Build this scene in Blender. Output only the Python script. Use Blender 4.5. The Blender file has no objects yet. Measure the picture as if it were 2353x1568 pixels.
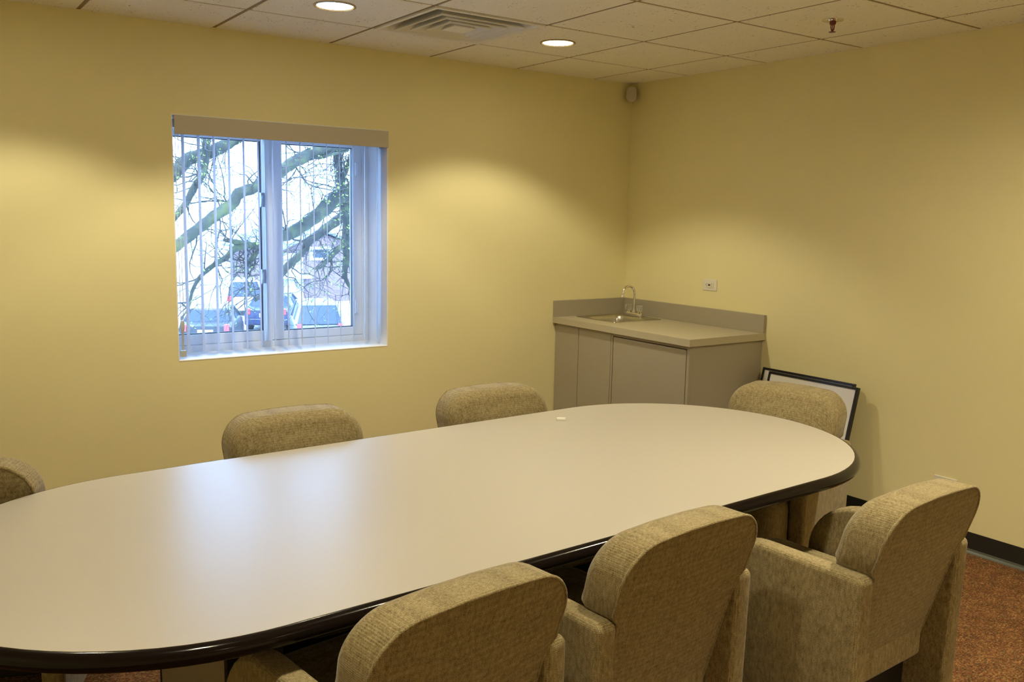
import bpy, bmesh, math, random
from mathutils import Vector, Matrix
S = bpy.context.scene
COL = S.collection
R = math.radians

# ------------------------------------------------------------------ camera
YAW, PITCH, ROLL, FPX = -0.6112, -0.1397, 0.0202, 2049.46
CAM = Vector((-4.168, -4.601, 1.5583))
fwd = Vector((math.sin(-YAW)*math.cos(PITCH), math.cos(YAW)*math.cos(PITCH), math.sin(PITCH)))
rt0 = fwd.cross(Vector((0, 0, 1))).normalized(); up0 = rt0.cross(fwd)
rt = rt0*math.cos(ROLL) + up0*math.sin(ROLL)
up = -rt0*math.sin(ROLL) + up0*math.cos(ROLL)
cd = bpy.data.cameras.new('camera'); cam = bpy.data.objects.new('camera', cd); COL.objects.link(cam)
cd.sensor_width = 36.0; cd.sensor_fit = 'HORIZONTAL'; cd.lens = FPX/2353*36.0
cd.clip_start = 0.05; cd.clip_end = 300
M = Matrix((rt, up, -fwd)).transposed().to_4x4(); M.translation = CAM
cam.matrix_world = M
S.camera = cam

# ------------------------------------------------------------------ world, exposure
w = bpy.data.worlds.new('sky'); S.world = w; w.use_nodes = True
wn = w.node_tree.nodes; bg = wn['Background']
bg.inputs['Color'].default_value = (0.37, 0.60, 1.0, 1); bg.inputs['Strength'].default_value = 14.0
S.view_settings.view_transform = 'Standard'; S.view_settings.look = 'None'
S.view_settings.gamma = 1.0; S.view_settings.exposure = 0.0; S.view_settings.use_curve_mapping = False
sd = bpy.data.lights.new('sun', 'SUN'); sd.energy = 4.5; sd.angle = R(3); sd.color = (1, .96, .9)
sun = bpy.data.objects.new('sun', sd); COL.objects.link(sun)
sun.rotation_euler = (R(48), 0, R(-38))      # high sun behind this building, on the far facades
LAMP_W = 60.0; LAMP_COL = (1.0, 0.90, 0.62)

def at(px, py, Y):
    "point on the plane y=Y seen at photograph pixel (px, py)"
    v = fwd + rt*((px-1176.5)/FPX) + up*((784-py)/FPX)
    return CAM + v*((Y-CAM.y)/v.y)

# ------------------------------------------------------------------ helpers
def tag(o, label=None, cat=None, group=None, kind=None):
    if label: o['label'] = label
    if cat: o['category'] = cat
    if group: o['group'] = group
    if kind: o['kind'] = kind
    return o
def empty(name, loc=(0, 0, 0), rz=0.0, **k):
    o = bpy.data.objects.new(name, None); COL.objects.link(o); o.empty_display_size = .1
    o.location = loc; o.rotation_euler = (0, 0, rz); return tag(o, **k)
def obj(name, bm, mat, parent=None, smooth=False, bevel=0.0, seg=2, auto=None, **k):
    me = bpy.data.meshes.new(name)
    bmesh.ops.recalc_face_normals(bm, faces=bm.faces[:])
    bm.to_mesh(me); bm.free()
    for m_ in (mat if isinstance(mat, (list, tuple)) else [mat]): me.materials.append(m_)
    if smooth:
        for p in me.polygons: p.use_smooth = len(p.vertices) <= 12
        if auto is not None: me.set_sharp_from_angle(angle=R(auto))
    o = bpy.data.objects.new(name, me); COL.objects.link(o)
    if parent: o.parent = parent
    if bevel:
        b = o.modifiers.new('bevel', 'BEVEL'); b.width = bevel; b.segments = seg; b.limit_method = 'ANGLE'
        b.angle_limit = R(40); b.harden_normals = False
    return tag(o, **k)
def copy_tree(o, parent=None):
    c = o.copy(); COL.objects.link(c); c.parent = parent
    for ch in [x for x in bpy.data.objects if x.parent == o]: copy_tree(ch, c)
    return c
def NB(): return bmesh.new()
def box(bm, x0, x1, y0, y1, z0, z1, mi=0, mat=None):
    vs = [bm.verts.new(Vector((x, y, z))) for z in (z0, z1) for y in (y0, y1) for x in (x0, x1)]
    if mat is not None:
        for v in vs: v.co = mat @ v.co
    for f in ((0, 2, 3, 1), (4, 5, 7, 6), (0, 1, 5, 4), (2, 6, 7, 3), (0, 4, 6, 2), (1, 3, 7, 5)):
        fc = bm.faces.new([vs[i] for i in f]); fc.material_index = mi
    return vs
def ring_faces(bm, a, b, mi=0):
    n = len(a)
    for i in range(n):
        f = bm.faces.new((a[i], a[(i+1) % n], b[(i+1) % n], b[i])); f.material_index = mi
def tube(bm, pts, rad, n=10, cap=True, mi=0):
    pts = [Vector(p) for p in pts]; rings = []
    prev = None
    for i, p in enumerate(pts):
        t = (pts[min(i+1, len(pts)-1)] - pts[max(i-1, 0)])
        if t.length < 1e-9: t = Vector((0, 0, 1))
        t.normalize()
        if prev is None:
            a = Vector((0, 0, 1)) if abs(t.z) < .9 else Vector((1, 0, 0))
            prev = t.cross(a).normalized()
        u = (prev - t*prev.dot(t))
        u = u.normalized() if u.length > 1e-6 else t.orthogonal().normalized()
        prev = u; v = t.cross(u)
        r = rad[i] if isinstance(rad, (list, tuple)) else rad
        rings.append([bm.verts.new(p + u*(r*math.cos(2*math.pi*k/n)) + v*(r*math.sin(2*math.pi*k/n))) for k in range(n)])
    for a, b in zip(rings, rings[1:]): ring_faces(bm, a, b, mi)
    if cap:
        bm.faces.new(rings[0][::-1]).material_index = mi; bm.faces.new(rings[-1]).material_index = mi
def loop_tube(bm, pts, r, n=6):
    pts = [Vector(p) for p in pts]; m = len(pts); rings = []
    for i, p in enumerate(pts):
        t = (pts[(i+1) % m]-pts[i-1]).normalized(); u = t.cross(Vector((0, 1, 0)))
        u = u.normalized() if u.length > 1e-5 else t.orthogonal().normalized()
        v = t.cross(u)
        rings.append([bm.verts.new(p+u*(r*math.cos(2*math.pi*k/n))+v*(r*math.sin(2*math.pi*k/n))) for k in range(n)])
    for i in range(m): ring_faces(bm, rings[i], rings[(i+1) % m])
def lathe(bm, prof, c=(0, 0, 0), n=32, mi=0, axis='z'):
    c = Vector(c); rings = []
    for r, z in prof:
        if r < 1e-6:
            rings.append([bm.verts.new(c + (Vector((0, 0, z)) if axis == 'z' else Vector((z, 0, 0)) if axis == 'x' else Vector((0, z, 0))))])
        else:
            q = []
            for k in range(n):
                a = 2*math.pi*k/n; x, y = r*math.cos(a), r*math.sin(a)
                q.append(bm.verts.new(c + (Vector((x, y, z)) if axis == 'z' else Vector((z, x, y)) if axis == 'x' else Vector((x, z, y)))))
            rings.append(q)
    for a, b in zip(rings, rings[1:]):
        if len(a) == 1 and len(b) == 1: continue
        if len(a) == 1:
            for i in range(n): bm.faces.new((a[0], b[i], b[(i+1) % n])).material_index = mi
        elif len(b) == 1:
            for i in range(n): bm.faces.new((a[i], a[(i+1) % n], b[0])).material_index = mi
        else: ring_faces(bm, a, b, mi)
def rpoly(corners, seg=8):
    "rounded polygon from (x, y, r) corners, counter-clockwise"
    out = []; n = len(corners)
    for i in range(n):
        x, y, r = corners[i]; p = Vector((x, y)); a = Vector(corners[i-1][:2]); b = Vector(corners[(i+1) % n][:2])
        if r <= 0: out.append(p); continue
        u = (a-p).normalized(); v = (b-p).normalized(); ang = u.angle(v); d = r/math.tan(ang/2)
        cen = p + (u+v).normalized()*(r/math.sin(ang/2))
        s = p+u*d-cen; e = p+v*d-cen; a0 = math.atan2(s.y, s.x); da = (math.atan2(e.y, e.x)-a0+math.pi) % (2*math.pi)-math.pi
        for k in range(seg+1): out.append(cen + Vector((math.cos(a0+da*k/seg), math.sin(a0+da*k/seg)))*r)
    return out
def resample(poly, step):
    out = []; n = len(poly)
    for i in range(n):
        a, b = poly[i], poly[(i+1) % n]; L = (b-a).length
        if L < 1e-6: continue
        k = max(1, int(L/step))
        for j in range(k): out.append(a + (b-a)*(j/k))
    return out
def inset(poly, d):
    n = len(poly); area = sum(poly[i-1].cross(poly[i]) for i in range(n)); s = 1 if area > 0 else -1
    out = []
    for i in range(n):
        t = (poly[(i+1) % n]-poly[i-1]).normalized(); nn = Vector((-t.y, t.x))*s
        out.append(poly[i]+nn*d)
    return out
def pillow(bm, poly, t0, t1, r0, r1, f, seg=5, puff=0.0, puff0=0.0):
    "solid between t0 and t1 with the outline poly, edge roundings r0/r1; f maps (u, v, t) to a point"
    cx = sum(p.x for p in poly)/len(poly); cy = sum(p.y for p in poly)/len(poly); rings = []
    def ring(pl, t): rings.append([bm.verts.new(f(p.x, p.y, t)) for p in pl])
    def puffs(pl, t, amt):
        o = []
        for s in (.9, .75, .55, .3):
            o.append(([Vector((cx+(p.x-cx)*s, cy+(p.y-cy)*s)) for p in pl], t+amt*(1-s*s)))
        return o
    if puff0:
        for pl, t in puffs(inset(poly, r0), t0, -puff0)[::-1]: ring(pl, t)
    for k in range(seg+1):
        a = math.pi/2*k/seg; ring(inset(poly, r0*(1-math.sin(a))), t0+r0*(1-math.cos(a)))
    for k in range(seg+1):
        a = math.pi/2*k/seg; ring(inset(poly, r1*(1-math.cos(a))), t1-r1*(1-math.sin(a)))
    if puff:
        for pl, t in puffs(inset(poly, r1), t1, puff): ring(pl, t)
    for a, b in zip(rings, rings[1:]): ring_faces(bm, a, b)
    bm.faces.new(rings[0][::-1]); bm.faces.new(rings[-1])

# ------------------------------------------------------------------ materials
def new_mat(name):
    m = bpy.data.materials.new(name); m.use_nodes = True
    return m, m.node_tree.nodes, m.node_tree.links, m.node_tree.nodes['Principled BSDF']
def plain(name, col, rough=.5, metal=0.0, noise=0.0, scale=40, bump=0.0, bscale=200, coat=0.0, spec=.5):
    m, n, l, p = new_mat(name)
    p.inputs['Base Color'].default_value = (*col, 1); p.inputs['Roughness'].default_value = rough
    p.inputs['Metallic'].default_value = metal; p.inputs['Coat Weight'].default_value = coat
    p.inputs['Specular IOR Level'].default_value = spec
    tc = n.new('ShaderNodeTexCoord')
    if noise:
        t = n.new('ShaderNodeTexNoise'); t.inputs['Scale'].default_value = scale; t.inputs['Detail'].default_value = 4
        l.new(tc.outputs['Object'], t.inputs['Vector'])
        r = n.new('ShaderNodeMapRange'); r.inputs['To Min'].default_value = 1-noise; r.inputs['To Max'].default_value = 1+noise
        l.new(t.outputs['Fac'], r.inputs['Value'])
        v = n.new('ShaderNodeVectorMath'); v.operation = 'SCALE'; v.inputs[0].default_value = col
        l.new(r.outputs['Result'], v.inputs['Scale']); l.new(v.outputs['Vector'], p.inputs['Base Color'])
    if bump:
        t = n.new('ShaderNodeTexNoise'); t.inputs['Scale'].default_value = bscale; t.inputs['Detail'].default_value = 3
        l.new(tc.outputs['Object'], t.inputs['Vector'])
        b = n.new('ShaderNodeBump'); b.inputs['Strength'].default_value = bump; b.inputs['Distance'].default_value = .002
        l.new(t.outputs['Fac'], b.inputs['Height']); l.new(b.outputs['Normal'], p.inputs['Normal'])
    return m
def math_node(n, l, op, a, b=None):
    q = n.new('ShaderNodeMath'); q.operation = op
    for i, v in enumerate((a, b)):
        if v is None: continue
        if isinstance(v, (int, float)): q.inputs[i].default_value = v
        else: l.new(v, q.inputs[i])
    return q.outputs[0]
def ramp(n, l, fac, stops):
    r = n.new('ShaderNodeValToRGB'); l.new(fac, r.inputs['Fac']); e = r.color_ramp.elements
    while len(e) > 1: e.remove(e[-1])
    e[0].position = stops[0][0]; e[0].color = (*stops[0][1], 1)
    for pos, c in stops[1:]:
        x = e.new(pos); x.color = (*c, 1)
    return r.outputs['Color']

wall_m = plain('wall_paint', (.865, .785, .455), .55, noise=.03, scale=3, bump=.25, bscale=260, spec=.35)
trim_white = plain('white_vinyl', (.82, .86, .90), .4)
reveal_m = plain('reveal_white', (.93, .93, .91), .5)

def tile_mat():
    m, n, l, p = new_mat('ceiling_tile')
    tc = n.new('ShaderNodeTexCoord')
    mp = n.new('ShaderNodeMapping'); mp.inputs['Scale'].default_value = (1, .55, 1); mp.inputs['Rotation'].default_value = (0, 0, .6)
    l.new(tc.outputs['Object'], mp.inputs['Vector'])
    t = n.new('ShaderNodeTexNoise'); t.inputs['Scale'].default_value = 120; t.inputs['Detail'].default_value = 5; t.inputs['Roughness'].default_value = .62
    l.new(mp.outputs['Vector'], t.inputs['Vector'])
    t2 = n.new('ShaderNodeTexNoise'); t2.inputs['Scale'].default_value = 7; l.new(tc.outputs['Object'], t2.inputs['Vector'])
    s = math_node(n, l, 'ADD', t.outputs['Fac'], math_node(n, l, 'MULTIPLY', math_node(n, l, 'SUBTRACT', t2.outputs['Fac'], .5), .18))
    c = ramp(n, l, s, [(.29, (.20, .14, .08)), (.33, (.52, .46, .38)), (.36, (.92, .88, .78)), (1, (.94, .90, .80))])
    l.new(c, p.inputs['Base Color']); p.inputs['Roughness'].default_value = .9
    b = n.new('ShaderNodeBump'); b.inputs['Strength'].default_value = .5; b.inputs['Distance'].default_value = .003
    l.new(s, b.inputs['Height']); l.new(b.outputs['Normal'], p.inputs['Normal'])
    return m
tile_m = tile_mat()
tbar_m = plain('grid_bar', (.27, .20, .11), .6)
angle_m = plain('wall_angle', (.62, .58, .5), .6)

def carpet_mat():
    m, n, l, p = new_mat('carpet_loop')
    tc = n.new('ShaderNodeTexCoord')
    mp = n.new('ShaderNodeMapping'); mp.inputs['Rotation'].default_value = (0, 0, .35); mp.inputs['Scale'].default_value = (1, 1.7, 1)
    l.new(tc.outputs['Object'], mp.inputs['Vector'])
    vo = n.new('ShaderNodeTexVoronoi'); vo.inputs['Scale'].default_value = 150; l.new(mp.outputs['Vector'], vo.inputs['Vector'])
    sep = n.new('ShaderNodeSeparateColor'); l.new(vo.outputs['Color'], sep.inputs['Color'])
    c = ramp(n, l, sep.outputs['Red'], [(0, (.14, .045, .03)), (.22, (.42, .19, .075)), (.45, (.16, .07, .035)), (.6, (.58, .31, .12)), (.78, (.30, .10, .05)), (.9, (.14, .13, .05)), (1, (.66, .38, .17))])
    t2 = n.new('ShaderNodeTexNoise'); t2.inputs['Scale'].default_value = 14; t2.inputs['Detail'].default_value = 3; l.new(tc.outputs['Object'], t2.inputs['Vector'])
    sc = math_node(n, l, 'ADD', math_node(n, l, 'MULTIPLY', t2.outputs['Fac'], .6), .30)
    v = n.new('ShaderNodeVectorMath'); v.operation = 'SCALE'; l.new(c, v.inputs[0]); l.new(sc, v.inputs['Scale'])
    l.new(v.outputs['Vector'], p.inputs['Base Color']); p.inputs['Roughness'].default_value = .95; p.inputs['Specular IOR Level'].default_value = .1
    b = n.new('ShaderNodeBump'); b.inputs['Strength'].default_value = .8; b.inputs['Distance'].default_value = .004; b.invert = True
    l.new(vo.outputs['Distance'], b.inputs['Height']); l.new(b.outputs['Normal'], p.inputs['Normal'])
    return m
carpet_m = carpet_mat()

def fabric_mat():
    m, n, l, p = new_mat('woven_fabric')
    tc = n.new('ShaderNodeTexCoord')
    k = 2*math.pi/.0043
    sx = n.new('ShaderNodeSeparateXYZ')
    ns = n.new('ShaderNodeTexNoise'); ns.inputs['Scale'].default_value = 30; l.new(tc.outputs['Object'], ns.inputs['Vector'])
    wob = n.new('ShaderNodeVectorMath'); wob.operation = 'MULTIPLY_ADD'; wob.inputs[1].default_value = (.004, .004, .004)
    l.new(ns.outputs['Color'], wob.inputs[0]); l.new(tc.outputs['Object'], wob.inputs[2])
    l.new(wob.outputs['Vector'], sx.inputs['Vector'])
    s = [math_node(n, l, 'SINE', math_node(n, l, 'MULTIPLY', sx.outputs[i], k)) for i in range(3)]
    tot = math_node(n, l, 'ADD', math_node(n, l, 'ADD', s[0], math_node(n, l, 'MULTIPLY', s[1], .8)), math_node(n, l, 'MULTIPLY', s[2], 1.1))
    h = math_node(n, l, 'ADD', math_node(n, l, 'MULTIPLY', tot, .16), .5)
    n1 = n.new('ShaderNodeTexNoise'); n1.inputs['Scale'].default_value = 520; n1.inputs['Detail'].default_value = 2; l.new(tc.outputs['Object'], n1.inputs['Vector'])
    n2 = n.new('ShaderNodeTexNoise'); n2.inputs['Scale'].default_value = 120; n2.inputs['Detail'].default_value = 5; n2.inputs['Roughness'].default_value = .7
    mp = n.new('ShaderNodeMapping'); mp.inputs['Scale'].default_value = (1, 1, .35); l.new(tc.outputs['Object'], mp.inputs['Vector']); l.new(mp.outputs['Vector'], n2.inputs['Vector'])
    mixv = math_node(n, l, 'ADD', math_node(n, l, 'MULTIPLY', n1.outputs['Fac'], .5), math_node(n, l, 'MULTIPLY', n2.outputs['Fac'], .5))
    mixv = math_node(n, l, 'ADD', mixv, math_node(n, l, 'MULTIPLY', math_node(n, l, 'SUBTRACT', h, .5), .17))
    c = ramp(n, l, mixv, [(.28, (.07, .05, .02)), (.41, (.20, .152, .073)), (.54, (.33, .262, .138)), (.70, (.50, .41, .235))])
    l.new(c, p.inputs['Base Color']); p.inputs['Roughness'].default_value = .92; p.inputs['Specular IOR Level'].default_value = .15
    p.inputs['Sheen Weight'].default_value = .25; p.inputs['Sheen Roughness'].default_value = .4
    b = n.new('ShaderNodeBump'); b.inputs['Strength'].default_value = .5; b.inputs['Distance'].default_value = .0008
    l.new(h, b.inputs['Height']); l.new(b.outputs['Normal'], p.inputs['Normal'])
    return m
fabric_m = fabric_mat()

table_m = plain('table_laminate', (.485, .445, .39), .33, noise=.025, scale=900, spec=.25)
edge_m = plain('table_edge_vinyl', (.007, .004, .004), .14, spec=.22)
base_m = plain('taupe_laminate', (.36, .31, .24), .45, noise=.04, scale=500)
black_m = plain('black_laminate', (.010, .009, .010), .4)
cab_m = plain('cabinet_laminate', (.40, .355, .27), .42, noise=.04, scale=700)
top_m = plain('counter_laminate', (.52, .465, .34), .36, noise=.04, scale=700)
gap_shade_m = plain('gap_shade', (.02, .016, .012), .8)  # near-black colour stands for the shade between the cabinet doors
steel_m = plain('brushed_steel', (.55, .52, .46), .28, metal=1.0, noise=.06, scale=60)
chrome_m = plain('chrome', (.80, .78, .74), .10, metal=1.0)
coveb_m = plain('black_cove_vinyl', (.022, .022, .020), .35, spec=.45)
toe_highlight_m = plain('cove_toe_highlight', (.10, .11, .09), .3)  # lighter than the cove: the toe's highlight is put into the colour
plate_m = plain('ivory_plate', (.80, .76, .66), .35)
slot_m = plain('socket_dark', (.05, .035, .02), .5)
red_m = plain('socket_button', (.22, .04, .02), .5)
brass_m = plain('sprinkler_red', (.16, .02, .015), .35)
bulb_m = plain('sprinkler_bulb', (.35, .05, .04), .2)
vent_m = plain('vent_white', (.86, .84, .78), .45)
duct_m = plain('duct_dark', (.05, .045, .03), .8)
val_m = plain('valance_vinyl', (.58, .52, .44), .5, noise=.03, scale=300)
frame_m = plain('picture_frame_black', (.008, .007, .010), .3)
seal_m = plain('window_seal', (.03, .05, .07), .6)

def paper_mat():
    m, n, l, p = new_mat('mount_card')
    p.inputs['Base Color'].default_value = (.74, .72, .68, 1); p.inputs['Roughness'].default_value = .5
    p.inputs['Coat Weight'].default_value = 1.0; p.inputs['Coat Roughness'].default_value = .03
    return m
card_m = paper_mat()
def glass_mat():
    m, n, l, p = new_mat('window_glass')
    n.remove(p); out = n['Material Output']
    tr = n.new('ShaderNodeBsdfTransparent'); tr.inputs['Color'].default_value = (.93, .97, 1, 1)
    g = n.new('ShaderNodeBsdfGlossy'); g.inputs['Roughness'].default_value = .01
    fr = n.new('ShaderNodeFresnel'); fr.inputs['IOR'].default_value = 1.45
    mx = n.new('ShaderNodeMixShader'); l.new(fr.outputs['Fac'], mx.inputs['Fac']); l.new(tr.outputs[0], mx.inputs[1]); l.new(g.outputs[0], mx.inputs[2])
    l.new(mx.outputs[0], out.inputs['Surface'])
    return m
glass_m = glass_mat()
def slat_mat():
    m, n, l, p = new_mat('blind_slat_vinyl')
    p.inputs['Base Color'].default_value = (.78, .83, .90, 1); p.inputs['Roughness'].default_value = .5
    out = n['Material Output']; t = n.new('ShaderNodeBsdfTranslucent'); t.inputs['Color'].default_value = (.7, .8, .95, 1)
    mx = n.new('ShaderNodeMixShader'); mx.inputs['Fac'].default_value = .4
    l.new(p.outputs[0], mx.inputs[1]); l.new(t.outputs[0], mx.inputs[2]); l.new(mx.outputs[0], out.inputs['Surface'])
    return m
slat_m = slat_mat()
def lens_mat():
    m, n, l, p = new_mat('lamp_lens')
    p.inputs['Base Color'].default_value = (1, 1, 1, 1); p.inputs['Emission Color'].default_value = (1, .88, .58, 1)
    p.inputs['Emission Strength'].default_value = 34
    return m
lens_m = lens_mat()
def clear_mat():
    m, n, l, p = new_mat('clear_acrylic')
    p.inputs['Base Color'].default_value = (.9, .92, .88, 1); p.inputs['Roughness'].default_value = .08
    p.inputs['Transmission Weight'].default_value = .8; p.inputs['IOR'].default_value = 1.45
    return m
acrylic_m = clear_mat()

# ------------------------------------------------------------------ room shell
H = 2.4447
XL, YB = -5.05, -6.6
WX0, WX1, WZ0, WZ1 = -2.997, -1.822, .7986, 2.017      # window opening
RD = .24                                               # reveal depth
bm = NB()
for a in ((XL-.15, WX0, 0, H+.3), (WX1, .15, 0, H+.3), (WX0, WX1, 0, WZ0), (WX0, WX1, WZ1, H+.3)):
    box(bm, a[0], a[1], 0, RD+.12, a[2], a[3])
obj('wall_back', bm, wall_m, kind='structure')
bm = NB(); box(bm, 0, .15, YB-.15, 0, 0, H+.3); obj('wall_right', bm, wall_m, kind='structure')
bm = NB(); box(bm, XL-.15, XL, YB-.15, 0, 0, H+.3); obj('wall_left', bm, wall_m, kind='structure')
bm = NB(); box(bm, XL, 0, YB-.15, YB, 0, H+.3); obj('wall_front', bm, wall_m, kind='structure')
bm = NB(); box(bm, XL, 0, YB, 0, -.1, 0); obj('floor', bm, carpet_m, kind='structure')

# ceiling: tegular tiles hanging a little below the grid
TA, TB, T = .3396, .5105, .6096
xs = [0.0] + [-TA-T*i for i in range(9)]; ys = [0.0] + [-TB-T*j for j in range(9)]
xs = [x for x in xs if x > XL] + [XL]; ys = [y for y in ys if y > YB] + [YB]
VENT = (2, 3, 1)     # tile between x-lines 3,4 and y-lines 1,2 holds the diffuser
bm = NB(); g = .0095
for i in range(len(xs)-1):
    for j in range(len(ys)-1):
        if i == 3 and j == 1: continue
        x1, x0, y1, y0 = xs[i], xs[i+1], ys[j], ys[j+1]
        gx1 = g if i else 0; gy1 = g if j else 0
        rg = g
        # bottom face with chamfered edge
        o0 = [(x0+rg, y0+rg), (x1-gx1, y0+rg), (x1-gx1, y1-gy1), (x0+rg, y1-gy1)]
        c = .004
        o1 = [(x0+rg+c, y0+rg+c), (x1-gx1-c, y0+rg+c), (x1-gx1-c, y1-gy1-c), (x0+rg+c, y1-gy1-c)]
        a = [bm.verts.new((x, y, H+.011)) for x, y in o0]; b = [bm.verts.new((x, y, H+.0025)) for x, y in o0]; d = [bm.verts.new((x, y, H)) for x, y in o1]
        ring_faces(bm, a, b); ring_faces(bm, b, d); bm.faces.new(d); bm.faces.new(a[::-1])
obj('ceiling', bm, tile_m, kind='structure')
bm = NB()
for x in xs[1:-1]: box(bm, x-.012, x+.012, YB, 0, H+.0035, H+.03)
for y in ys[1:-1]: box(bm, XL, 0, y-.012, y+.012, H+.0040, H+.03)
obj('trim_1', bm, tbar_m, kind='structure')
bm = NB(); box(bm, XL-.1, .1, YB-.1, .1, H+.3, H+.34); obj('trim_2', bm, duct_m, kind='structure')

# cove base with a toe
def cove(name, p0, p1, nrm):
    bm = NB(); p0 = Vector(p0); p1 = Vector(p1); nrm = Vector(nrm)
    prof = [(0, .1016), (.003, .1016), (.0035, .022), (.006, .012), (.012, .004), (.014, 0), (0, 0)]
    r0 = [bm.verts.new(p0+nrm*a+Vector((0, 0, z))) for a, z in prof]; r1 = [bm.verts.new(p1+nrm*a+Vector((0, 0, z))) for a, z in prof]
    ring_faces(bm, r0, r1); bm.faces.new(r0[::-1]); bm.faces.new(r1)
    for f in bm.faces:
        if max(v.co.z for v in f.verts) < .023 and len(f.verts) == 4: f.material_index = 1
    obj(name, bm, [coveb_m, toe_highlight_m], kind='structure')
cove('baseboard_right', (0, -1.21, 0), (0, YB, 0), (-1, 0, 0))
cove('baseboard_back', (XL, 0, 0), (-.61, 0, 0), (0, -1, 0))
cove('baseboard_left', (XL, YB, 0), (XL, 0, 0), (1, 0, 0))

# ------------------------------------------------------------------ window
win = empty('window_1', (0, 0, 0), kind='structure')
bm = NB(); th = .006      # white liner of the reveal, sill a little proud of the wall
box(bm, WX0, WX0+th, -.0015, RD, WZ0+.002, WZ1); box(bm, WX1-th, WX1, -.0015, RD, WZ0+.002, WZ1)
box(bm, WX0, WX1, -.002, RD, WZ1-th, WZ1)
obj('reveal_liner', bm, reveal_m, win)
bm = NB(); box(bm, WX0, WX1, -.0015, RD, WZ0-.006, WZ0+.002); obj('window_sill', bm, reveal_m, win, bevel=.003)
fy0, fy1 = RD, RD+.07
FX0, FX1 = WX0, WX1
def frame_bm(x0, x1, z0, z1, wl, wr, wb, wt, y0, y1):
    bm = NB(); box(bm, x0, x0+wl, y0, y1, z0, z1); box(bm, x1-wr, x1, y0, y1, z0, z1)
    box(bm, x0+wl, x1-wr, y0, y1, z0, z0+wb); box(bm, x0+wl, x1-wr, y0, y1, z1-wt, z1); return bm
obj('window_frame', frame_bm(FX0, FX1, .775, WZ1, .03, .045, .062, .05, fy0, fy1), trim_white, win, bevel=.003)
bm = NB(); box(bm, -2.452, -2.352, fy0-.004, fy1, .84, WZ1-.05); obj('mullion', bm, trim_white, win, bevel=.003)
bm = NB(); box(bm, -2.458, -2.430, fy0-.028, fy0-.004, .835, WZ1-.05); obj('mullion_cap', bm, trim_white, win, bevel=.004)
def sash(x0, x1, z0, z1, wl, wr, wb, wt):
    s = obj('sash', frame_bm(x0, x1, z0, z1, wl, wr, wb, wt, fy0+.008, fy1-.005), trim_white, win, bevel=.003)
    a, b, c_, d = x0+wl, x1-wr, z0+wb, z1-wt
    obj('seal', frame_bm(a, b, c_, d, .006, .006, .004, .004, fy0+.02, fy0+.045), seal_m, s)
    bm = NB(); box(bm, a+.002, b-.002, fy0+.034, fy0+.039, c_+.002, d-.002); obj('pane', bm, glass_m, s)
    return s
s1 = sash(-2.968, -2.462, .838, WZ1-.05, .038, .004, .055, .035)
s2 = sash(-2.400, -1.866, .838, WZ1-.05, .008, .052, .048, .040)
for x, z0, z1 in ((-1.902, 1.770, 1.845), (-1.905, .964, 1.044)):
    bm = NB(); box(bm, x-.009, x+.010, fy0-.006, fy0+.012, z0, z1); box(bm, x-.004, x+.005, fy0-.014, fy0-.002, z0+.01, z1-.01)
    obj('hinge', bm, trim_white, win, bevel=.002)
for x, z0, z1 in ((-2.466, 1.578, 1.655), (-2.468, 1.160, 1.236)):
    bm = NB(); box(bm, x-.010, x+.010, fy0-.014, fy0+.012, z0, z1)
    tube(bm, [(x-.002, fy0-.016, z0+.062), (x-.008, fy0-.030, z0+.045), (x-.014, fy0-.034, z0+.008), (x-.016, fy0-.03, z0-.004)], [.005, .006, .006, .004], 8)
    obj('latch', bm, plain('latch_grey', (.42, .50, .62), .35), win, bevel=.001)

# ------------------------------------------------------------------ vertical blind
blind = empty('vertical_blind', ((WX0+WX1)/2, .06, WZ1-.012), label='white vertical blind with open slats hanging inside the window opening', cat='blind')
def local(o): return -Vector(o.location)
bm = NB()
bx, by, bz = blind.location
box(bm, WX0+.014-bx, WX1-.001-bx, -.010-by, -.004-by, 1.921-bz, 2.012-bz)
box(bm, WX1-.007-bx, WX1-.001-bx, -.004-by, .10-by, 1.921-bz, 2.004-bz)
box(bm, WX0+.014-bx, WX1-.001-bx, -.004-by, .03-by, 2.000-bz, 2.004-bz)
obj('valance', bm, val_m, blind, bevel=.0025, label='cream valance strip across the top')
bm = NB(); box(bm, WX0+.016-bx, WX1-.016-bx, -.022, .022, 1.955-bz, 1.998-bz); obj('headrail', bm, trim_white, blind, bevel=.003)
SANG = R(24)
for k in range(15):
    x = -2.928 + .0762*k
    bm = NB(); n = 6; L = .089
    for sgn in (0,):
        a = []; b = []
        for i in range(n+1):
            t = (i/n-.5)*L; cr = .0035*(1-(2*i/n-1)**2)
            dx, dy = math.sin(SANG)*t+math.cos(SANG)*cr, math.cos(SANG)*t-math.sin(SANG)*cr
            nx, ny = math.cos(SANG)*.0006, -math.sin(SANG)*.0006
            a.append((x-bx+dx-nx, dy-ny)); b.append((x-bx+dx+nx, dy+ny))
        poly = a + b[::-1]; z0, z1 = .832-bz, 1.960-bz
        lo = [bm.verts.new((p[0], p[1], z0)) for p in poly]; hi = [bm.verts.new((p[0], p[1], z1)) for p in poly]
        ring_faces(bm, lo, hi)
        for i in range(n):
            for q in (lo, hi): bm.faces.new((q[i], q[i+1], q[-2-i], q[-1-i]))
    tube(bm, [(x-bx, 0, z1), (x-bx, 0, z1+.012)], .004, 6)
    obj('slat', bm, slat_m, blind)
bm = NB()
cxx = WX0+.030-bx
tube(bm, [(cxx-.006, -.035, 1.96-bz), (cxx-.006, -.036, 1.0-bz)], .0016, 6)
tube(bm, [(cxx+.008, -.035, 1.96-bz), (cxx+.008, -.036, 1.0-bz)], .0016, 6)
obj('pull_cord', bm, trim_white, blind, smooth=True)
bm = NB()
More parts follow.
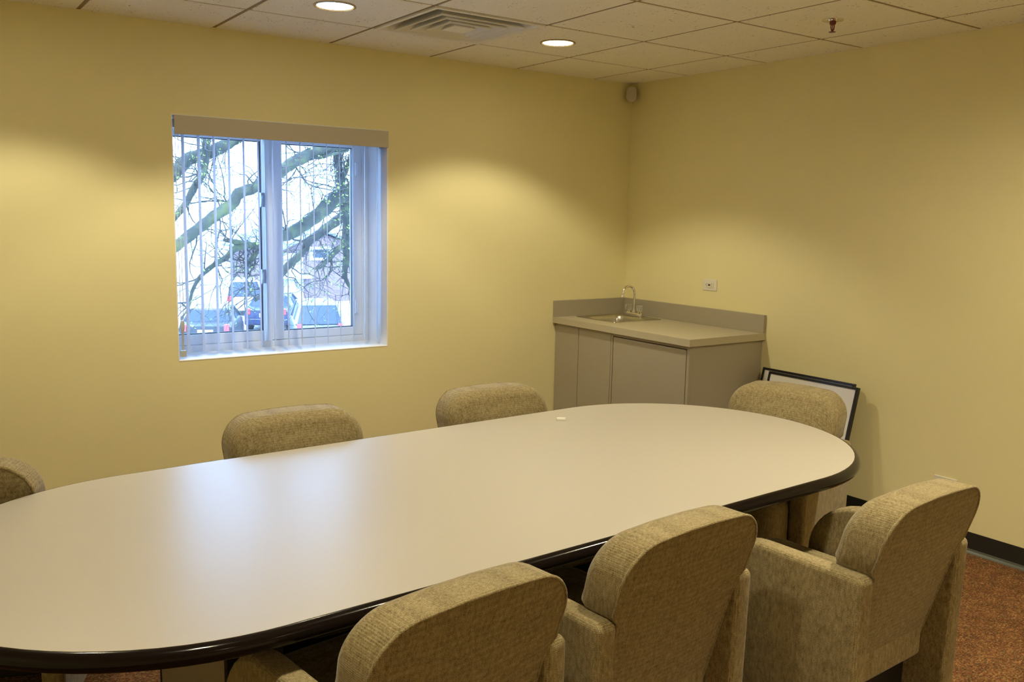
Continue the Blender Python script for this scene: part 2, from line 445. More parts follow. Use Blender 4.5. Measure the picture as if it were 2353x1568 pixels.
lathe(bm, [(0, 1.000), (.008, .999), (.011, .985), (.0115, .962), (.008, .945), (.0055, .935), (.0055, .850), (0, .850)], (cxx+.001, -.036, -bz), 14)
box(bm, cxx-.012, cxx+.014, -.048, -.024, .8146-bz, .846-bz)
obj('cord_weight', bm, plain('cord_weight_grey', (.55, .56, .55), .3), blind, smooth=True, auto=40, label='grey cord weight and holder at the sill')

# ------------------------------------------------------------------ ceiling things
def downlight(x, y, label, r=.0815, power=1.0, spread=119, blend=.32):
    t = empty('downlight', (x, y, H), label=label, cat='ceiling light', group='recessed round ceiling lights')
    bm = NB(); lathe(bm, [(r+.010, .001), (r+.010, -.004), (r+.002, -.006), (r-.004, -.002), (r-.006, .004), (r+.006, .004), (r+.010, .001)], n=48)
    obj('trim_ring', bm, trimring_m, t, smooth=True, auto=40)
    bm = NB(); lathe(bm, [(r-.004, -.001), (r*.6, -.0035), (0, -.0045)], n=48); lathe(bm, [(r-.004, -.001), (0, .003)], n=48)
    obj('lens', bm, lens_m, t, smooth=True)
    ld = bpy.data.lights.new('downlight_lamp', 'SPOT'); ld.energy = LAMP_W*power; ld.color = LAMP_COL; ld.spot_size = R(spread); ld.spot_blend = blend; ld.shadow_soft_size = .06
    lo = bpy.data.objects.new('downlight_lamp', ld); COL.objects.link(lo); lo.parent = t; lo.location = (0, 0, -.012)
    return t
trimring_m = plain('lamp_trim_ring', (.45, .38, .26), .25, metal=.7)
downlight(-2.508, -.843, 'round recessed ceiling light beside the square air vent, above the window')
downlight(-1.270, -.822, 'round recessed ceiling light to the right of the vent, nearer the corner')
downlight(-3.735, -.845, 'round recessed ceiling light near the window wall, left of the other two there')
downlight(-1.28, -3.29, 'unseen wide-spread ceiling light added over the near side of the table, right end', power=2.5, spread=168, blend=1.0)  # added lamp, unseen; its soft wide cone lifts the right wall
downlight(-1.28, -5.73, 'unseen ceiling light added behind the camera for fill, right of three there')  # added out of view, this row of three raises the ambient light
downlight(-2.505, -5.73, 'unseen ceiling light added behind the camera for fill, middle of three there')  # second of the added fill lamps
downlight(-3.735, -5.73, 'unseen ceiling light added behind the camera for fill, left of three there')  # third of the added fill lamps
downlight(-2.505, -3.29, 'round recessed ceiling light over the near side of the table, middle')
downlight(-3.735, -3.29, 'round recessed ceiling light over the near side of the table, left end')

# air diffuser
vx, vy = (xs[3]+xs[4])/2, (ys[1]+ys[2])/2
vent = empty('air_vent', (vx, vy, H), label='square white ceiling air vent of nested louvres beside the round light', cat='vent')
def sqring(bm, prof):
    rings = []
    for h, z in prof: rings.append([bm.verts.new((sx*h, sy*h, z)) for sx, sy in ((-1, -1), (1, -1), (1, 1), (-1, 1))])
    for a, b in zip(rings, rings[1:]): ring_faces(bm, a, b)
    return rings
bm = NB(); rr = sqring(bm, [(.298, .004), (.298, -.004), (.276, -.004), (.268, .004), (.236, .060), (.240, .062), (.274, .006), (.298, .004)])
obj('flange', bm, vent_m, vent)
for k, hs in enumerate((.228, .170, .112)):
    bm = NB(); sqring(bm, [(hs, -.012), (hs-.008, -.012), (hs-.052, .045), (hs-.048, .047), (hs-.001, -.006), (hs, -.012)])
    obj('louvre', bm, vent_m, vent)
bm = NB(); rr = sqring(bm, [(.060, -.013), (.060, -.009), (.040, .02)]); bm.faces.new(rr[0]); bm.faces.new(rr[-1][::-1]); obj('centre_cap', bm, vent_m, vent)
bm = NB(); rr = sqring(bm, [(.30, .004), (.30, .20)]); bm.faces.new(rr[-1][::-1])
obj('duct_box', bm, duct_m, vent)
bm = NB(); tube(bm, [(-.10, .10, .03), (-.08, .13, .035), (-.04, .12, .03), (0, .14, .035), (.05, .12, .03)], .004, 8); tube(bm, [(-.2, -.2, .045), (.2, .2, .045)], .005, 6); tube(bm, [(-.2, .2, .045), (.2, -.2, .045)], .005, 6)
obj('damper_wire', bm, duct_m, vent, smooth=True)

# sprinkler
spr = empty('fire_sprinkler', (-.672, -2.035, H), label='red fire sprinkler head with chrome ceiling plate', cat='sprinkler')
bm = NB(); lathe(bm, [(.046, 0), (.046, -.002), (.043, -.004), (.034, -.004), (.031, -.0015), (.024, -.0015), (.022, -.006), (.016, -.008), (0, -.008)], n=40); obj('escutcheon', bm, chrome_m, spr, smooth=True, auto=35)
bm = NB(); lathe(bm, [(.014, -.004), (.014, -.016), (.011, -.022), (0, -.022)], n=6)
for s in (-1, 1): tube(bm, [(s*.0105, 0, -.018), (s*.0115, 0, -.030), (s*.0095, 0, -.040), (s*.003, 0, -.048)], [.0025, .0024, .0024, .0024], 8)
lathe(bm, [(0, -.044), (.004, -.045), (.004, -.051), (.0145, -.0515), (.0145, -.0535), (0, -.054)], n=20)
obj('sprinkler_body', bm, brass_m, spr, smooth=True, auto=40)
bm = NB(); tube(bm, [(0, 0, -.020), (0, 0, -.046)], .002, 8); obj('glass_bulb', bm, bulb_m, spr, smooth=True)

# motion sensor in the corner
sen = empty('motion_sensor', (-.045, -.045, 2.372), R(-45), label='small white motion sensor high in the corner of the walls', cat='sensor')
bm = NB(); pillow(bm, resample(rpoly([(-.034, -.052, .032), (.034, -.052, .032), (.034, .052, .032), (-.034, .052, .032)], 8), .02), -.028, .0, .016, .004, lambda u, v, t: Vector((u, t-.012-.0*v+.22*(v), v)), seg=5, puff0=.006)
obj('sensor_body', bm, plain('sensor_white', (.62, .58, .50), .45), sen, smooth=True)
bm = NB(); pillow(bm, rpoly([(-.016, -.02, .008), (.016, -.02, .008), (.016, .004, .008), (-.016, .004, .008)], 5), -.004, .004, .002, .002, lambda u, v, t: Vector((u, t-.044+.22*(v-.018), v-.018))); obj('sensor_lens', bm, plain('sensor_lens', (.58, .53, .44), .3), sen, smooth=True)
bm = NB(); box(bm, -.015, .015, -.006, .052, -.035, .02); obj('bracket', bm, slot_m, sen, bevel=.002)

# sockets on the right wall
def rect_plate(name, y, z, label):
    t = empty(name, (0, y, z), label=label, cat='socket')
    bm = NB(); box(bm, -.006, 0, -.0575, .0575, -.035, .035); obj('cover_plate', bm, plate_m, t, bevel=.003, seg=3)
    return t
so = rect_plate('wall_socket', -.779, 1.158, 'cream wall socket with dark test buttons above the counter')
bm = NB(); box(bm, -.010, -.006, -.033, .033, -.0165, .0165); obj('socket_face', bm, plate_m, so, bevel=.001)
for s in (-1, 1):
    for z in (-.007, .006):
        bm = NB(); box(bm, -.0108, -.0098, s*.018-.0015, s*.018+.0015, z-.0028, z+.0028); obj('slot', bm, slot_m, so)
    bm = NB(); lathe(bm, [(0, -.0108), (.0026, -.0108), (.0026, -.0098), (0, -.0098)], (0, s*.018+.009, 0), 10, axis='x'); obj('earth_hole', bm, slot_m, so)
bm = NB(); box(bm, -.0125, -.0098, .0008, .0065, -.0055, .0055); obj('test_button', bm, red_m, so, bevel=.0006)
bm = NB(); box(bm, -.0125, -.0098, -.0065, -.0008, -.0055, .0055); obj('reset_button', bm, slot_m, so, bevel=.0006)
lo = rect_plate('blank_plate', -2.366, .302, 'white wall plate low on the wall above the right rear armchair')
tag(lo, cat='wall plate')
for s in (-1, 1):
    bm = NB(); lathe(bm, [(0, -.0075), (.003, -.007), (.003, -.005), (0, -.005)], (0, s*.042, 0), 10, axis='x'); obj('screw', bm, chrome_m, lo)

# ------------------------------------------------------------------ cabinet, counter, sink
L, D, HC = 1.2246, .6229, .9092
cab = empty('base_cabinet', (-.30, -.60, 0), label='taupe laminate base cabinet in the corner under the sink counter', cat='cabinet')
ox, oy = -.30, -.60
def cb(bm, x0, x1, y0, y1, z0, z1): box(bm, x0-ox, x1-ox, y0-oy, y1-oy, z0, z1)
bm = NB(); FXc = -.600; ztop = HC-.041
cb(bm, FXc+.020, -.002, -1.205, -1.185, 0, ztop); cb(bm, FXc+.020, -.002, -.020, -.002, 0, ztop); cb(bm, FXc+.02, -.002, -1.185, -.02, .10, .118)
cb(bm, -.02, -.002, -1.185, -.02, .118, ztop); cb(bm, FXc+.020, -.002, -.575, -.557, .118, ztop-.002); cb(bm, FXc+.07, FXc+.085, -1.185, -.02, 0, .10)
cb(bm, FXc+.022, FXc+.03, -1.185, -.02, .118, ztop)
obj('carcass', bm, cab_m, cab)
bm = NB(); cb(bm, FXc+.0, FXc+.020, -1.205, -1.185, .10, ztop); cb(bm, FXc, FXc+.02, -.572, -.556, .10, ztop); cb(bm, FXc, FXc+.02, -1.185, -.572, ztop-.018, ztop); cb(bm, FXc, FXc+.02, -1.185, -.572, .10, .118)
obj('face_frame', bm, cab_m, cab, bevel=.001)
for y1, y0, z1 in ((-.004, -.2415, ztop-.005), (-.2465, -.5525, ztop-.005), (-.577, -1.180, ztop-.0235)):
    bm = NB(); cb(bm, FXc+.0005, FXc+.019, y0, y1, .121, z1); obj('door', bm, cab_m, cab, bevel=.0012)
bm = NB(); cb(bm, FXc+.0195, FXc+.0215, -1.184, -.003, .119, ztop-.001); obj('door_gap_shade', bm, gap_shade_m, cab)  # dark sheet behind the doors, paints the shade seen in their gaps

ctr = empty('countertop', (-.31, -.61, HC-.04), label='taupe laminate countertop with low splashbacks on two walls', cat='countertop')
ox, oy = -.31, -.61; oz = HC-.04
def tb(bm, x0, x1, y0, y1, z0, z1): box(bm, x0-ox, x1-ox, y0-oy, y1-oy, z0-oz, z1-oz)
SX0, SX1, SY0, SY1 = -.455, -.165, -.425, -.135   # cut-out for the bowl
bm = NB()
tb(bm, -D, SX0, -L, -.001, HC-.04, HC); tb(bm, SX1, -.001, -L, -.001, HC-.04, HC)
tb(bm, SX0, SX1, -L, SY0, HC-.04, HC); tb(bm, SX0, SX1, SY1, -.001, HC-.04, HC)
bmesh.ops.remove_doubles(bm, verts=bm.verts[:], dist=1e-5)
obj('worktop', bm, top_m, ctr)
bm = NB(); tb(bm, -.020, -.001, -L, -.001, HC, HC+.1056); tb(bm, -D, -.020, -.020, -.001, HC, HC+.1056); obj('splashback', bm, cab_m, ctr, bevel=.0012)

snk = empty('bar_sink', (-.30, -.27, HC), label='small square stainless steel sink set into the counter', cat='sink')
bm = NB(); sx0, sx1, sy0, sy1 = -.485+.30, -.075+.30, -.452+.27, -.062+.27
def rrect(x0, x1, y0, y1, r, seg=6): return rpoly([(x0, y0, r), (x1, y0, r), (x1, y1, r), (x0, y1, r)], seg)
bx0, bx1, by0, by1 = -.452+.30, -.168+.30, -.422+.27, -.138+.27
def ringz(pl, z): return [bm.verts.new((p.x, p.y, z)) for p in pl]
seq = [(rrect(sx0, sx1, sy0, sy1, .02), .0005), (rrect(sx0+.001, sx1-.001, sy0+.001, sy1-.001, .02), .003), (rrect(sx0+.008, sx1-.008, sy0+.008, sy1-.008, .018), .004),
       (rrect(sx0+.011, sx1-.011, sy0+.011, sy1-.011, .018), .0015), (rrect(bx0-.006, bx1+.006, by0-.006, by1+.006, .055), .0015), (rrect(bx0, bx1, by0, by1, .05), -.004),
       (rrect(bx0+.004, bx1-.004, by0+.004, by1-.004, .05), -.03), (rrect(bx0+.012, bx1-.012, by0+.012, by1-.012, .048), -.125), (rrect(bx0+.03, bx1-.03, by0+.03, by1-.03, .04), -.143), (rrect(bx0+.1, bx1-.1, by0+.1, by1-.1, .03), -.147)]
rs = [ringz(*q) for q in seq]
for a, b in zip(rs, rs[1:]): ring_faces(bm, a, b)
bm.faces.new(rs[-1])
obj('basin', bm, steel_m, snk, smooth=True, auto=50)
bm = NB(); lathe(bm, [(.038, 0), (.04, .003), (.030, .003), (.026, .001), (0, .0005)], ((bx0+bx1)/2, (by0+by1)/2, -.147), 28); obj('drain', bm, chrome_m, snk, smooth=True, auto=35)

fau = empty('faucet', (-.112, -.222, HC+.002), label='chrome gooseneck faucet with two clear handles behind the sink', cat='faucet')
bm = NB(); pillow(bm, rpoly([(-.024, -.078, .023), (.024, -.078, .023), (.024, .078, .023), (-.024, .078, .023)], 6), 0, .026, .001, .012, lambda u, v, t: Vector((u, v, t)), seg=4); obj('deck_plate', bm, chrome_m, fau, smooth=True, auto=50)
bm = NB(); pts = [(0, 0, .02), (0, 0, .06), (0, 0, .12), (0, 0, .150)]
for k in range(1, 13):
    a = math.pi*k/12*.93; pts.append((-.052+.052*math.cos(a), 0, .150+.052*math.sin(a)))
lx, _, lz = pts[-1]; pts.append((lx-.004, 0, lz-.018))
tube(bm, pts, .0085, 14)
lathe(bm, [(.015, .024), (.015, .032), (.011, .036), (.0085, .04)], n=20); obj('spout', bm, chrome_m, fau, smooth=True, auto=50)
bm = NB(); tube(bm, [(lx-.002, 0, lz-.010), (lx-.006, 0, lz-.026), (lx-.0075, 0, lz-.034), (lx-.008, 0, lz-.037)], [.0095, .0125, .0135, .012], 16); obj('aerator', bm, chrome_m, fau, smooth=True, auto=50)
for s in (-1, 1):
    bm = NB(); lathe(bm, [(.019, .02), (.017, .034), (.012, .038), (0, .038)], (0, s*.053, 0), 20); hb = obj('handle_base', bm, chrome_m, fau, smooth=True, auto=40)
    bm = NB(); n = 40; rings = []
    for r_, z in ((.012, .036), (.020, .041), (.022, .056), (.019, .074), (.014, .078)):
        rings.append([bm.verts.new((r_*(1+.10*math.cos(5*2*math.pi*k/n))*math.cos(2*math.pi*k/n), s*.053+r_*(1+.10*math.cos(5*2*math.pi*k/n))*math.sin(2*math.pi*k/n), z)) for k in range(n)])
    for a, b in zip(rings, rings[1:]): ring_faces(bm, a, b)
    bm.faces.new(rings[0][::-1]); bm.faces.new(rings[-1]); obj('handle', bm, acrylic_m, hb, smooth=True, auto=40, label='clear faceted handle')

# ------------------------------------------------------------------ framed pictures
def picture(name, y0, y1, Hh, top_x, foot_x, label, th=.022):
    t = empty(name, (foot_x, (y0+y1)/2, .0), label=label, cat='picture frame')
    ang = math.asin(min(.99, (top_x-foot_x)/Hh)); t.rotation_euler = (0, ang, 0)
    W = (y1-y0)/2; b = .013
    bm = NB(); box(bm, -th, 0, -W, -W+b, 0, Hh); box(bm, -th, 0, W-b, W, 0, Hh); box(bm, -th, 0, -W+b, W-b, 0, b); box(bm, -th, 0, -W+b, W-b, Hh-b, Hh)
    obj('frame', bm, frame_m, t, bevel=.001)
    bm = NB(); box(bm, -th+.005, -.004, -W+b-.002, W-b+.002, b-.002, Hh-b+.002); obj('picture_sheet', bm, card_m, t)
    return t
picture('framed_print', -1.862, -1.262, .735, -.030, -.200, 'rear one of two black framed white prints leaning on the right wall', th=.020)
picture('framed_print', -1.905, -1.330, .725, -.058, -.230, 'front one of two black framed white prints, its right corner sticking out', th=.022)

# ------------------------------------------------------------------ table
tab = empty('conference_table', (-2.672, -2.312, 0), R(2.35), label='long oval-ended beige conference table with glossy top and dark rim', cat='table')
HL, HW, TZ = 1.535, .622, .74
def racetrack(hl, hw, n=40):
    out = []
    for k in range(n+1):
        a = -math.pi/2+math.pi*k/n; out.append(Vector((hl-hw+hw*math.cos(a), hw*math.sin(a))))
    for k in range(n+1):
        a = math.pi/2+math.pi*k/n; out.append(Vector((-(hl-hw)+hw*math.cos(a), hw*math.sin(a))))
    return out
bm = NB(); pl = racetrack(HL, HW)
r0 = [bm.verts.new((p.x, p.y, TZ-.03)) for p in pl]; r1 = [bm.verts.new((p.x, p.y, TZ)) for p in pl]
ring_faces(bm, r0, r1); bm.faces.new(r1); bm.faces.new(r0[::-1]); obj('tabletop', bm, table_m, tab)
bm = NB(); prof = [(-.001, -.001), (.004, -.0005), (.011, -.003), (.018, -.009), (.022, -.018), (.022, -.026), (.018, -.034), (.010, -.039), (-.001, -.040), (-.03, -.040), (-.03, -.031), (-.001, -.0305)]
rings = []
for off, dz in prof:
    rings.append([bm.verts.new((p.x, p.y, TZ+dz)) for p in inset(pl, -off)])
for a, b in zip(rings, rings[1:]+rings[:1]): ring_faces(bm, a, b)
obj('edge_band', bm, edge_m, tab, smooth=True, auto=50)
for x0 in (-.89, .98):
    bm = NB(); box(bm, x0-.03, x0+.03, -.262, .262, .03, TZ-.031)
    p = obj('pedestal', bm, base_m, tab, bevel=.001)
    for q_ in (-1, 1):
        bm = NB(); box(bm, x0-.031, x0+.031, min(q_*.262, q_*.280), max(q_*.262, q_*.280), .03, TZ-.032); obj('edge_strip', bm, black_m, p, bevel=.003, label='black edge strip')
    bm = NB(); box(bm, x0-.05, x0+.05, -.29, .29, 0, .03); obj('pedestal_foot', bm, black_m, p, bevel=.004)
bm = NB(); box(bm, -.858, .948, -.012, .012, .52, TZ-.032); obj('stretcher', bm, black_m, tab)

chalk = empty('small_white_block', (-1.970, -1.822, TZ), R(-35), label='tiny white block lying on the far part of the tabletop', cat='block')
bm = NB(); box(bm, -.018, .018, -.007, .007, 0, .011); obj('block_body', bm, plain('block_white', (.85, .82, .74), .4), chalk, bevel=.002)

# ------------------------------------------------------------------ armchairs
def make_chair():
    t = empty('armchair', (0, 0, 0))
    # arms: slab panels down to the floor
    prof = resample(rpoly([(-.290, -.001, .020), (.190, -.001, .020), (.208, .640, .180), (-.303, .640, .022)], 10), .05)
    for s in (-1, 1):
        bm = NB(); pillow(bm, prof, -.033, .033, .017, .017, lambda u, v, q, s=s: Vector((s*.257+q, u, v)), seg=5)
        obj('arm', bm, fabric_m, t, smooth=True, auto=60)
    # seat
    bm = NB(); pl = resample(rpoly([(-.222, -.22, .02), (.222, -.22, .02), (.222, .335, .07), (-.222, .335, .07)], 8), .05)
    pillow(bm, pl, .25, .478, .02, .045, lambda u, v, q: Vector((u, v, q)), seg=6, puff=.012)
    obj('seat', bm, fabric_m, t, smooth=True)
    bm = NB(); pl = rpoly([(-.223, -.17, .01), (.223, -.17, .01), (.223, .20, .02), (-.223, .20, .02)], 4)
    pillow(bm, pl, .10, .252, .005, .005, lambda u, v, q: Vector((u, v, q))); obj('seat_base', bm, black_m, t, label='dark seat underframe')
    # backrest
    zb, zt = .27, .838
    hw0, hw1 = .222, .251
    crn = []
    def half(s):
        pts = [(s*hw0, zb), (s*hw0, .600), (s*(hw0+.006), .628), (s*(hw0+.026), .652), (s*(hw1-.003), .680)]
        cx_, cz_, r_ = hw1-.108, zt-.006-.108, .108
        for k in range(13):
            a = math.pi/2*k/12; pts.append((s*(cx_+r_*math.cos(a)), cz_+.108*math.sin(a)))
        pts.append((s*.05, zt-.001))
        return pts
    Rr = half(1); Lf = half(-1)[::-1]
    outl = resample([Vector(p) for p in Rr+Lf], .045)
    yr = lambda z: -.200-(z-.28)*.286
    def f(u, v, q):
        # cushion leans; top front edge rolls softly
        return Vector((u, yr(v)+q, v))
    bm = NB(); pillow(bm, outl, 0, .135, .010, .050, f, seg=7, puff=.028, puff0=.004)
    bk = obj('backrest', bm, fabric_m, t, smooth=True, auto=70)
    ins = inset(outl, .003)
    bm = NB(); loop_tube(bm, [f(p.x, p.y, .002) for p in ins], .0045, 6); obj('piping', bm, fabric_m, bk, smooth=True)
    return t
proto = make_chair()
G = 'upholstered armchairs around the table'
chairs = [
 ((-3.308, -2.888), 7, 'near-side armchair, leftmost of three, cut off by the photo bottom'),
 ((-2.640, -2.838), 4.5, 'near-side armchair, middle of three, back close against the table rim'),
 ((-1.880, -3.012), 2.7, 'near-side armchair, rightmost of three, its seat and arm in full view'),
 ((-2.985, -1.815), 180, 'far-side armchair with its back below the window, left of two'),
 ((-2.095, -1.79), 180, 'far-side armchair nearer the sink cabinet, right of two'),
 ((-1.215, -2.205), 106, 'armchair at the right end of the table, before the leaning frames'),
 ((-3.97, -1.385), -22, 'armchair at the left end of the table, cut off by the photo edge')]
for i, ((x, y), a, lab) in enumerate(chairs):
    o = proto if i == 0 else copy_tree(proto)
    o.location = (x, y, 0); o.rotation_euler = (0, 0, R(a)); tag(o, lab, 'armchair', G)

# ------------------------------------------------------------------ outside the window
GZ = -3.4
grass_m = plain('lot_ground', (.42, .42, .40), .9, noise=.2, scale=1)
bm = NB(); box(bm, -40, 70, .8, 110, GZ-.2, GZ); tag(obj('parking_lot', bm, grass_m), 'pale paved parking lot below the window', 'ground', kind='structure')

def brick_mat(name, c1, c2, mortar):
    m, n, l, p = new_mat(name)
    tc = n.new('ShaderNodeTexCoord'); mp = n.new('ShaderNodeMapping'); mp.inputs['Rotation'].default_value = (R(90), 0, 0)
    l.new(tc.outputs['Object'], mp.inputs['Vector'])
    b = n.new('ShaderNodeTexBrick'); b.inputs['Scale'].default_value = 1.0; b.inputs['Brick Width'].default_value = .26; b.inputs['Row Height'].default_value = .09
    b.inputs['Mortar Size'].default_value = .009; b.inputs['Color1'].default_value = (*c1, 1); b.inputs['Color2'].default_value = (*c2, 1); b.inputs['Mortar'].default_value = (*mortar, 1)
    l.new(mp.outputs['Vector'], b.inputs['Vector']); l.new(b.outputs['Color'], p.inputs['Base Color']); p.inputs['Roughness'].default_value = .85
    return m
brickA = brick_mat('brick_brown', (.15, .095, .095), (.18, .115, .11), (.19, .15, .15))
brickB = brick_mat('brick_pale', (.62, .50, .42), (.68, .56, .48), (.75, .70, .66))
roof_m = plain('roof_slate', (.16, .19, .24), .8, noise=.2, scale=2)
side_m = plain('siding', (.42, .50, .58), .7)
glassd_m = plain('dark_glass', (.02, .03, .045), .2)
white_m = plain('white_paint', (.8, .8, .8), .4)
# brown brick gabled building at right
bA = empty('brick_building', (15.3, 42, GZ), label='low brown brick building with gable roof behind the parked cars, right of window centre', cat='building')
bm = NB()
poly = [(-2.0, 0), (14, 0), (14, 2.8), (3.0, 2.8), (.2, 3.8), (-2.0, 2.9)]
a = [bm.verts.new((x, 0, z)) for x, z in poly]; b = [bm.verts.new((x, 9, z)) for x, z in poly]
ring_faces(bm, a, b); bm.faces.new(a[::-1]); bm.faces.new(b); obj('brick_wall', bm, brickA, bA)
bm = NB()
for (xa, za, xb, zb_) in ((-2.4, 2.75, .2, 3.9), (.2, 3.9, 3.4, 2.7)):
    r = [bm.verts.new((x, y, z)) for y in (-.3, 9.4) for x, z in ((xa, za), (xb, zb_), (xb, zb_+.12), (xa, za+.12))]
    ring_faces(bm, r[:4], r[4:]); bm.faces.new(r[3::-1]); bm.faces.new(r[4:])
obj('roof', bm, roof_m, bA)
bm = NB(); box(bm, -.5, .9, -.06, .02, 2.3, 3.05); obj('siding_panel', bm, side_m, bA)
bm = NB(); box(bm, -1.98, -.9, -.12, -.02, 0.2, 2.7); obj('siding_panel', bm, side_m, bA)
bm = NB(); box(bm, -.3, .7, -.09, -.05, 2.45, 2.9); obj('window', bm, glassd_m, bA)
bm = NB(); box(bm, -3.4, -.6, -.6, -.12, 1.35, 1.52); obj('awning', bm, white_m, bA)
# long pale building
bB = empty('pale_building', (-3.5, 46, GZ), label='long pale brick building with flat roof in the distance, behind the left pane', cat='building')
bm = NB(); box(bm, -14, 10.5, 0, 10, 0, 4.7); obj('brick_wall', bm, brickB, bB)
bm = NB(); box(bm, -14.3, 10.8, -.3, 10.3, 4.7, 4.95); obj('roof_edge', bm, roof_m, bB)
for k in range(8):
    bm = NB(); box(bm, -13+k*2.9, -11.6+k*2.9, -.05, .05, 2.4, 3.6); obj('window', bm, glassd_m, bB)

# cars
def car(name, loc, rz, body, label, suv=True, Lc=4.6, Wc=1.8):
    t = empty(name, loc, rz, label=label, cat='car'); hw = Wc/2
    h1 = .95; h2 = 1.66 if suv else 1.42
    # y axis runs along the car, rear at -L/2
    st = [(-Lc/2, .35, .62, .94), (-Lc/2+.05, .28, .90, .98), (-Lc/2+.5, .25, h1+.05, 1.0), (.4, .24, h1+.03, 1.0), (1.0, .24, h1, 1.0), (Lc/2-.5, .25, .82, .96), (Lc/2-.05, .3, .66, .86), (Lc/2, .38, .58, .8)]
    bm = NB(); rings = []
    for y, z0, z1, k in st:
        pr = rpoly([(-hw*k, z0, .08), (hw*k, z0, .08), (hw*k*.98, z1, .1), (-hw*k*.98, z1, .1)], 3)
        rings.append([bm.verts.new((p.x, y, p.y)) for p in pr])
    for a, b in zip(rings, rings[1:]): ring_faces(bm, a, b)
    bm.faces.new(rings[0][::-1]); bm.faces.new(rings[-1]); obj('body', bm, body, t, smooth=True, auto=45)
    rear = -Lc/2+(.12 if suv else .75)
    bm = NB(); base = rpoly([(-hw*.95, rear, .05), (hw*.95, rear, .05), (hw*.92, 1.15, .1), (-hw*.92, 1.15, .1)], 3)
    topp = rpoly([(-hw*.74, rear+.35, .08), (hw*.74, rear+.35, .08), (hw*.72, .35, .1), (-hw*.72, .35, .1)], 3)
    a = [bm.verts.new((p.x, p.y, h1)) for p in base]; b = [bm.verts.new((p.x, p.y, h2-.06)) for p in topp]
    ring_faces(bm, a, b); bm.faces.new(b); cabn = obj('cabin_glass', bm, glassd_m, t, smooth=True, auto=30)
    bm = NB(); a = [bm.verts.new((p.x*1.02, p.y, h2-.07)) for p in topp]; b = [bm.verts.new((p.x*.94, p.y*.98, h2)) for p in topp]
    ring_faces(bm, a, b); bm.faces.new(b); bm.faces.new(a[::-1]); obj('roof', bm, body, t, smooth=True, auto=45)
    for s in (-1, 1):
        for ya, yb, rr_ in ((rear+.02, rear+.36, .05), (1.15, .36, .04), (-.3, -.3, .04)):
            bm = NB(); tube(bm, [(s*hw*.93, ya, h1), (s*hw*.73, yb, h2-.06)], rr_, 6); obj('roof_pillar', bm, body, t)
    for s in (-1, 1):
        bm = NB(); box(bm, s*hw*.80-.09, s*hw*.80+.09, -Lc/2-.02, -Lc/2+.10, .72, .98); obj('tail_light', bm, tail_m, t, bevel=.02)
        for y in (-Lc/2+.85, Lc/2-.85):
            bm = NB(); lathe(bm, [(0, -.11), (.2, -.11), (.33, -.1), (.33, .1), (.2, .11), (0, .11)], (s*(hw-.1), y, .33), 20, axis='x'); obj('wheel', bm, tyre_m, t, smooth=True, auto=40)
    bm = NB(); box(bm, -.26, .26, -Lc/2-.03, -Lc/2+.02, .62, .78); obj('number_plate', bm, white_m, t)
    bm = NB(); box(bm, -hw*.92, hw*.92, -Lc/2-.07, -Lc/2+.1, .33, .56); obj('rear_bumper', bm, body, t, bevel=.03)
    return t
tail_m = plain('tail_light_red', (.55, .06, .06), .25); tyre_m = plain('tyre', (.03, .03, .035), .8)
silver_m = plain('car_silver', (.16, .19, .23), .3, coat=.3); navy_m = plain('car_navy', (.018, .03, .075), .4, coat=0)
whitec_m = plain('car_white', (.80, .82, .85), .3, coat=.3); black_c = plain('car_black', (.012, .015, .02), .4, coat=0)
car('parked_car', (9.1, 27.5, GZ), R(-18), silver_m, 'silver hatchback car parked outside, seen from behind through the right pane')
car('parked_car', (at(634, 720, 33).x, 33, GZ), R(-30), navy_m, 'dark blue car parked left of the silver one outside', suv=False)
car('parked_car', (at(492, 745, 29).x, 29, GZ), R(-24), black_c, 'dark car parked outside at the bottom of the left pane', suv=False)
car('parked_car', (at(556, 720, 39).x, 39, GZ), R(-14), whitec_m, 'white hatchback car parked outside, seen through the left pane')

# tree: limbs reach in from a trunk that stands to the right of the view
def bark_mat():
    m, n, l, p = new_mat('bark_mossy')
    tc = n.new('ShaderNodeTexCoord'); t = n.new('ShaderNodeTexNoise'); t.inputs['Scale'].default_value = 6; t.inputs['Detail'].default_value = 6
    l.new(tc.outputs['Object'], t.inputs['Vector'])
    c = ramp(n, l, t.outputs['Fac'], [(.3, (.014, .015, .012)), (.5, (.032, .035, .024)), (.62, (.065, .075, .028)), (.75, (.04, .042, .033))])
    l.new(c, p.inputs['Base Color']); p.inputs['Roughness'].default_value = .9
    t2 = n.new('ShaderNodeTexNoise'); t2.inputs['Scale'].default_value = 40; l.new(tc.outputs['Object'], t2.inputs['Vector'])
    b = n.new('ShaderNodeBump'); b.inputs['Strength'].default_value = .6; b.inputs['Distance'].default_value = .01; l.new(t2.outputs['Fac'], b.inputs['Height']); l.new(b.outputs['Normal'], p.inputs['Normal'])
    return m
bark_m = bark_mat(); twig_m = plain('twig_bark', (.03, .028, .026), .9, noise=.3, scale=9); bud_m = plain('leaf_buds', (.20, .30, .05), .7, noise=.2, scale=5)
TR = Vector((1.3, 3.7, GZ))
tree = empty('tree', TR, label='bare spring tree with mossy limbs spreading across the window view', cat='tree')
random.seed(7)
def q(cx, cy, Y): return at(360+cx/2.489, 230+cy/2.489, Y) - TR
